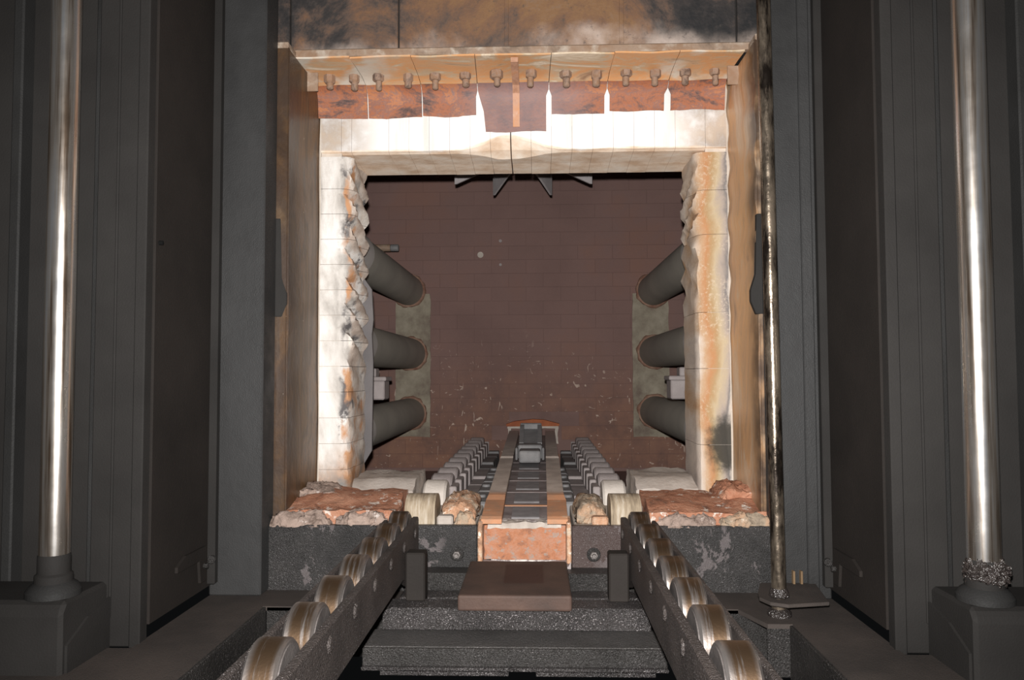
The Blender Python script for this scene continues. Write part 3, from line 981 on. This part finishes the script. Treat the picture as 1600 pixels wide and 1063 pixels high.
# khaki rounded blocks that carry the load over the sill
for s, a, b, nm in ((-1, -.362, -.268, 'left'), (1, .276, .370, 'right')):
    nb = PR([(2.39, -.47), (2.39, -.425)] + [(2.46 - .07 * math.cos(q), -.425 + .046 * math.sin(q)) for q in [PI * k / 10 for k in range(1, 10)]] + [(2.53, -.425), (2.53, -.47)], 'x', a, b)
    tag(mk('sill_block', nb, 'khaki', None, 45), 'khaki round-topped block on the sill between the %s rails' % nm, 'block', 'round-topped sill blocks')
tag(mk('rubble_heap', clump(-.258, -.152, 2.46, 2.74, -.47, -.400, 21, .009), 'rubble', None, 70), 'orange refractory rubble left of the guide mouth', 'rubble')
tag(mk('rubble_heap', clump(.175, .268, 2.44, 2.68, -.47, -.402, 23, .009), 'rubble_grey', None, 70), 'grey tan refractory rubble right of the guide mouth', 'rubble')
tag(mk('rubble_heap', clump(-.205, -.148, 2.390, 2.44, -.47, -.430, 25, .006), 'rubble_grey', None, 70), 'small grey rubble lump at the left cheek of the guide mouth', 'rubble')
tag(mk('brick_fragment', B(-.262, -.212, 2.39, 2.43, -.468, -.438, .005), 'sill_brick'), 'pale brick fragment beside the left khaki block', 'brick')
tag(mk('brick_fragment', B(.218, .268, 2.39, 2.43, -.468, -.440, .005), 'rubble'), 'orange brick fragment beside the right khaki block', 'brick')

for a, b, nm in ((-.78, -.145, 'left'), (.165, .78, 'right')):
    tag(mk('sill_bearer', B(a, b, 2.39, 2.79, -.60, -.471, .004), 'mortar'), 'grey bearer course under the %s orange sill' % nm, 'bearer')

# black front plates below the sill
for s, a, b, nm in ((-1, -.785, -.134, 'left'), (1, .154, .785, 'right')):
    t = empty('front_plate', ((a + b) / 2, 2.37, -.68), 'gritty black steel front plate below the sill, %s of the guide' % nm, 'steel plate')
    mk('plate', B(a, b, 2.366, 2.388, -.68, -.462, .003), 'front_plate', t)
    x = -.196 if s < 0 else .220
    bo = mk('bolt', CY('y', (x, -.548), .021, 2.358, 2.368, 24, bev=.003), 'grit_dull', t, 40)
    mk('nut', CY('y', (x, -.548), .013, 2.346, 2.360, 6, bev=.002), 'bolt', bo, 30)
    mk('thread', CY('y', (x, -.548), .007, 2.335, 2.348, 12, bev=.0015), 'bolt', bo, 40)

# ------------------------------------------------------------------ vestibule floor: pit, ledges, beams
struct(mk('floor_pit', B(-1.7, 1.7, -.3, 2.6, -1.35, -1.30), 'pit'), 'black bottom of the pit between the rails', 'floor')
poly = [(-1.5, -.2), (-.735, -.2), (-.735, 2.20), (-.36, 2.20), (-.36, 2.366), (-.775, 2.366), (-.775, 2.44), (-.935, 2.44), (-.935, 1.86), (-1.5, 1.86)]
t = struct(mk('floor_ledge_left', PR(poly, 'z', -.672, -.66), 'ledge'), 'sooty steel floor ledge along the left wall', 'floor ledge')
mk('apron', B(-.735, -.725, -.2, 2.2, -.90, -.661, .002), 'grit_dull', t)
mk('apron', B(-.725, -.36, 2.20, 2.21, -.80, -.661, .002), 'grit_dull', t)
poly = [(1.5, -.2), (.720, -.2), (.720, 2.075), (.655, 2.075), (.610, 2.20), (.36, 2.20), (.36, 2.366), (.76, 2.366), (.76, 2.44), (.91, 2.44), (.91, 1.86), (1.5, 1.86)]
t = struct(mk('floor_ledge_right', PR(poly, 'z', -.672, -.66), 'ledge'), 'sooty steel floor ledge along the right wall with a notched tab', 'floor ledge')
mk('apron', B(.710, .720, -.2, 2.07, -.90, -.661, .002), 'grit_dull', t)
mk('apron', B(.36, .71, 2.20, 2.21, -.80, -.661, .002), 'grit_dull', t)
mk('apron', B(.655, .72, 2.078, 2.088, -.80, -.673, .002), 'grit_dull', t)

tag(mk('cross_beam', PR([(1.975, -.648), (1.975, -.602), (1.985, -.596), (2.06, -.596), (2.06, -.648)], 'x', -.345, .335), 'grit_beam'),
    'gritty upper cross beam under the rusty rest block', 'beam', 'cross beams between the rails')
t = empty('cross_beam', (0, 1.9, -.70), 'lower front cross beam with lipped edge above the black pit', 'beam', 'cross beams between the rails')
mk('beam_top', B(-.372, .358, 1.872, 2.0, -.668, -.655, .003), 'grit_beam_dull', t)
mk('beam_lip', B(-.372, .358, 1.864, 1.874, -.700, -.657, .002), 'grit_dull', t)
mk('beam_foot', B(-.372, .358, 1.850, 1.874, -.705, -.697, .002), 'grit_beam', t)
mk('hanger', B(-.33, -.02, 1.868, 1.88, -.722, -.705, .001), 'grit_beam', t)
mk('hanger', B(.045, .33, 1.868, 1.88, -.722, -.705, .001), 'grit_beam', t)
tag(mk('cross_beam', B(-.345, .335, 2.29, 2.366, -.64, -.587, .003), 'grit_dull'), 'rear cross beam against the front plates below the bolts', 'beam', 'cross beams between the rails')
tag(mk('cross_beam', B(-.345, .335, 2.20, 2.27, -.70, -.632, .004), 'grit_beam'), 'low gritty cross beam seen in the gaps beside the rest block', 'beam', 'cross beams between the rails')
# uprights carrying the rail ends
for s, a, b, nm in ((-1, -.298, -.246, 'left'), (1, .236, .288, 'right')):
    t = tag(mk('rail_post', B(a, b, 2.035, 2.085, -.596, -.470, .004), 'soot_brown'), 'short dark post holding the far end of the %s roller rail' % nm, 'post', 'rail posts')

tag(mk('rest_block', B(-.152, .136, 1.955, 2.315, -.596, -.556, .006, seg=2), 'rest'), 'rusty flat rest block in front of the guide mouth', 'block')

# ------------------------------------------------------------------ roller rails in the vestibule
Y0R, YE = .62, 2.275
for s, xi, xr0, xr1, xo, nm in ((-1, .300, .326, .378, .404, 'left'), (1, .292, .3185, .371, .396, 'right')):
    t = empty('roller_rail', (s * .352, 1.45, -.58), 'sooty steel roller rail with worn bright rollers, %s of the rest block' % nm, 'rail', 'vestibule roller rails')
    x0, x1 = sorted((s * xi, s * (xi + .018)))
    mk('side_plate', PR([(Y0R, -.532), (Y0R, -.425), (2.19, -.425), (2.25, -.418), (YE, -.418), (YE, -.58), (2.12, -.58), (2.02, -.532)], 'x', x0, x1, bev=.003), 'rail_steel', t)
    x0, x1 = sorted((s * (xo - .014), s * xo))
    mk('side_plate', B(x0, x1, Y0R, YE, -.532, -.428, .003), 'rail_steel', t)
    x0, x1 = sorted((s * xi, s * xo))
    mk('web', B(x0 + .004, x1 - .004, Y0R, YE - .02, -.533, -.522, .001), 'grit_dull', t)
    ro = None
    for k in range(9):
        y = 2.254 - .1805 * k
        if ro is None:
            x0, x1 = sorted((s * xr0, s * xr1))
            ro = mk('roller', CY('x', (y, -.468), .068, x0, x1, 40, bev=.004), 'roller', t, 30)
            fl_ = mk('flank_ring', CY('x', (y, -.468), .060, *sorted((s * (xr0 - .002), s * (xr0 + .006))), 32), 'roller_side', ro, 30)
            continue
        if k > 7:
            continue
        r2 = clone(ro, t, WL[ro] + Vector((0, -.1805 * k, 0)))
        cp = fl_.copy(); C.objects.link(cp); cp.parent = r2
    bo = None
    for k in range(8):
        y = 2.20 - .1805 * k
        x0, x1 = sorted((s * xi, s * (xi - .006)))
        if bo is None:
            bo = mk('bolt_head', CY('x', (y, -.452), .0150, x0, x1, 8, bev=.004), 'rail_steel', t, 30)
        else:
            clone(bo, t, WL[bo] + Vector((0, -.1805 * k, 0)))

# ------------------------------------------------------------------ columns, side panels and pilasters of the vestibule
for s, xi, xo, nm, L in ((-1, .778, .936, 'left', -1), (1, .752, .908, 'right', 1)):
    def X(a, b):
        return sorted((s * a, s * b))
    t = empty('door_column', (s * (xi + xo) / 2, 2.33, -.66), 'blue-grey steel door column beside the %s brown lining' % nm, 'column', 'door columns')
    mk('column_face', B(*X(xi, xo), 2.30, 2.405, -.66, 1.9, .004), 'column', t)
    mk('outer_flange', B(*X(xo - .028, xo - .002), 2.275, 2.301, -.62, 1.9, .003), 'soot_dark', t)
    if s > 0:
        mk('face_strip', B(*X(xi + .085, xi + .118), 2.290, 2.301, -.66, 1.9, .003), 'column', t)
        mk('rusted_strip', B(*X(xi + .040, xi + .046), 2.285, 2.301, -.655, -.575, .001), 'cream_edge', t)
        mk('rusted_strip', B(*X(xi + .062, xi + .068), 2.285, 2.301, -.655, -.575, .001), 'cream_edge', t)
    mk('bolt', CY('y', (s * (xo - .022), -.545), .012, 2.262, 2.276, 12, bev=.002), 'grit_dull', t, 40)
    # hooked guide plate on the inner edge
    x_ = xi - .001
    poly = [(s * (xi + .02), .50), (s * (xi - .012), .50), (s * (xi - .016), .31), (s * (xi - .034), .26), (s * (xi - .034), .225), (s * (xi - .018), .185), (s * (xi + .02), .185)]
    tag(mk('guide_plate', PR(poly, 'y', 2.408, 2.428, bev=.002), 'soot_dark'), 'dark hooked guide plate on the inner edge of the %s column' % nm, 'plate', 'door guide plates')

    w_ = struct(mk('wall_side_%s' % nm, B(*X(xo - .006, xo + .03), 1.936, 2.302, -.628, 1.9, .001), 'soot_brown'), 'dark recessed side panel between the %s column and the pilaster' % nm, 'wall')
    br = empty('latch_bracket', (s * (xo - .012), 2.2, -.60), 'small dark latch bracket low on the %s recessed side panel' % nm, 'bracket', 'latch brackets')
    mk('leaf', PR([(2.07, -.535), (2.07, -.52), (2.12, -.50), (2.25, -.50), (2.25, -.60), (2.215, -.60), (2.205, -.535)], 'x', *X(xo - .006, xo - .014)), 'soot_brown', br)
    mk('pin', CY('x', (2.235, -.555), .008, *X(xo - .012, xo - .026), 10, bev=.001), 'grit_dull', br, 40)

    # pilaster facing the camera
    t = empty('pilaster', (s * (xo + .18), 1.92, -.70), 'dark sooted steel pilaster behind the %s chrome rod' % nm, 'pilaster', 'pilasters')
    mk('front_panel', B(*X(xo - .004, xo + .130), 1.90, 1.93, -.672, 1.9, .003), 'soot_dark', t)
    mk('edge_flange', B(*X(xo - .006, xo + .022), 1.888, 1.902, -.672, 1.9, .003), 'soot_dark', t)
    mk('ridge', B(*X(xo + .072, xo + .078), 1.894, 1.901, -.60, 1.9, .002), 'soot_dark', t)
    mk('back_panel', B(*X(xo + .128, xo + .60), 1.925, 1.97, -.672, 1.9, .003), 'soot_dark', t)
    mk('ridge', B(*X(xo + .126, xo + .142), 1.904, 1.928, -.672, 1.9, .003), 'soot', t)
    mk('outer_flange', B(*X(xo + .318, xo + .345), 1.880, 1.928, -.672, 1.9, .004), 'soot', t)

    # chrome rod
    rx = -1.060 if s < 0 else 1.036
    ry = 1.75
    base = -.50
    t = empty('chrome_rod', (rx, ry, base), 'tall polished chrome rod on the %s, %s' % (nm, 'with a plain collar at its foot' if s < 0 else 'with black grease at its foot'), 'rod', 'chrome rods')
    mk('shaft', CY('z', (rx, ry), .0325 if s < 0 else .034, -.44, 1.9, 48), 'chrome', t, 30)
    mk('collar', LATHE(rx, ry, [(.040, -.475), (.040, -.455), (.0345, -.450), (.0345, -.412), (.0325, -.408)]), 'soot_dark', t, 30)
    mk('gland', LATHE(rx, ry, [(.058, -.502), (.058, -.490), (.050, -.478), (.036, -.468)]), 'soot', t, 30)
    if s > 0:
        nb = bmesh.new()
        bmesh.ops.create_icosphere(nb, subdivisions=5, radius=1)
        for v in nb.verts:
            d = v.co.copy()
            k = 1 + .22 * noise.noise(d * 3.2 + Vector((3, 1, 2))) + .16 * noise.noise(d * 9)
            v.co = Vector((rx + .002 + d.x * .043 * k, ry - .004 + d.y * .043 * k, -.440 + d.z * .042 * k))
        mk('grease_lump', nb, 'grease', t, 60)
    t = empty('rod_base', (rx, ry, -.90), 'heavy sooted steel block carrying the %s chrome rod' % nm, 'base block', 'rod base blocks')
    a, b = X(abs(rx) - .060, abs(rx) + .25)
    mk('block', PR([(1.685, -.90), (1.685, -.525), (1.70, -.502), (1.87, -.502), (1.87, -.90)], 'x', a, b, bev=.008), 'soot_dark', t)
    a, b = X(abs(rx) - .060, abs(rx) - .066)
    mk('gusset', PR([(1.70, -.90), (1.70, -.60), (1.78, -.56), (1.87, -.54), (1.87, -.90)], 'x', a, b), 'soot_dark', t)
    struct(mk('wall_outer_%s' % nm, B(*X(xo + .55, xo + .6), -.2, 1.93, -.672, 1.9), 'soot_dark'), 'dark outer side wall beyond the %s chrome rod' % nm, 'wall')

tag(mk('wall_stud', CY('x', (1.955, .345), .006, -.935, -.920, 10, bev=.001), 'pit'), 'tiny black stud on the left recessed side panel', 'stud')

# slim oily shaft with its bracket on the right
t = empty('oily_shaft', (.708, 2.15, -.66), 'slim dark oily shaft standing on the ledge in front of the right column', 'shaft')
nb = bmesh.new()
seg, zs = 24, [-.652, -.59, -.30, 0, .5, 1.0, 1.9]
rings = []
for z in zs:
    cx_ = .709 - .012 * (z + .65) / 1.5
    rings.append([nb.verts.new((cx_ + .0195 * math.cos(2 * PI * k / seg), 2.15 + .0195 * math.sin(2 * PI * k / seg), z)) for k in range(seg)])
for q in range(len(rings) - 1):
    for k in range(seg):
        nb.faces.new((rings[q][k], rings[q][(k + 1) % seg], rings[q + 1][(k + 1) % seg], rings[q + 1][k]))
nb.faces.new(rings[0][::-1]); nb.faces.new(rings[-1])
mk('shaft', nb, 'oily_rod', t, 30)
mk('foot_collar', LATHE(.709, 2.15, [(.032, -.66), (.032, -.650), (.026, -.643), (.021, -.640)]), 'grease', t, 40)
mk('grease_ring', LATHE(.709, 2.15, [(.021, -.611), (.027, -.607), (.026, -.596), (.021, -.585)]), 'grease', t, 50)
poly = [(.665, 2.20), (.655, 2.15), (.672, 2.105), (.712, 2.085), (.83, 2.11), (.86, 2.30), (.70, 2.30)]
nb = PR(poly, 'z', -.622, -.612, bev=.002)
tag(mk('shaft_bracket', nb, 'ledge'), 'flat steel bracket plate holding the slim oily shaft near the floor', 'bracket')
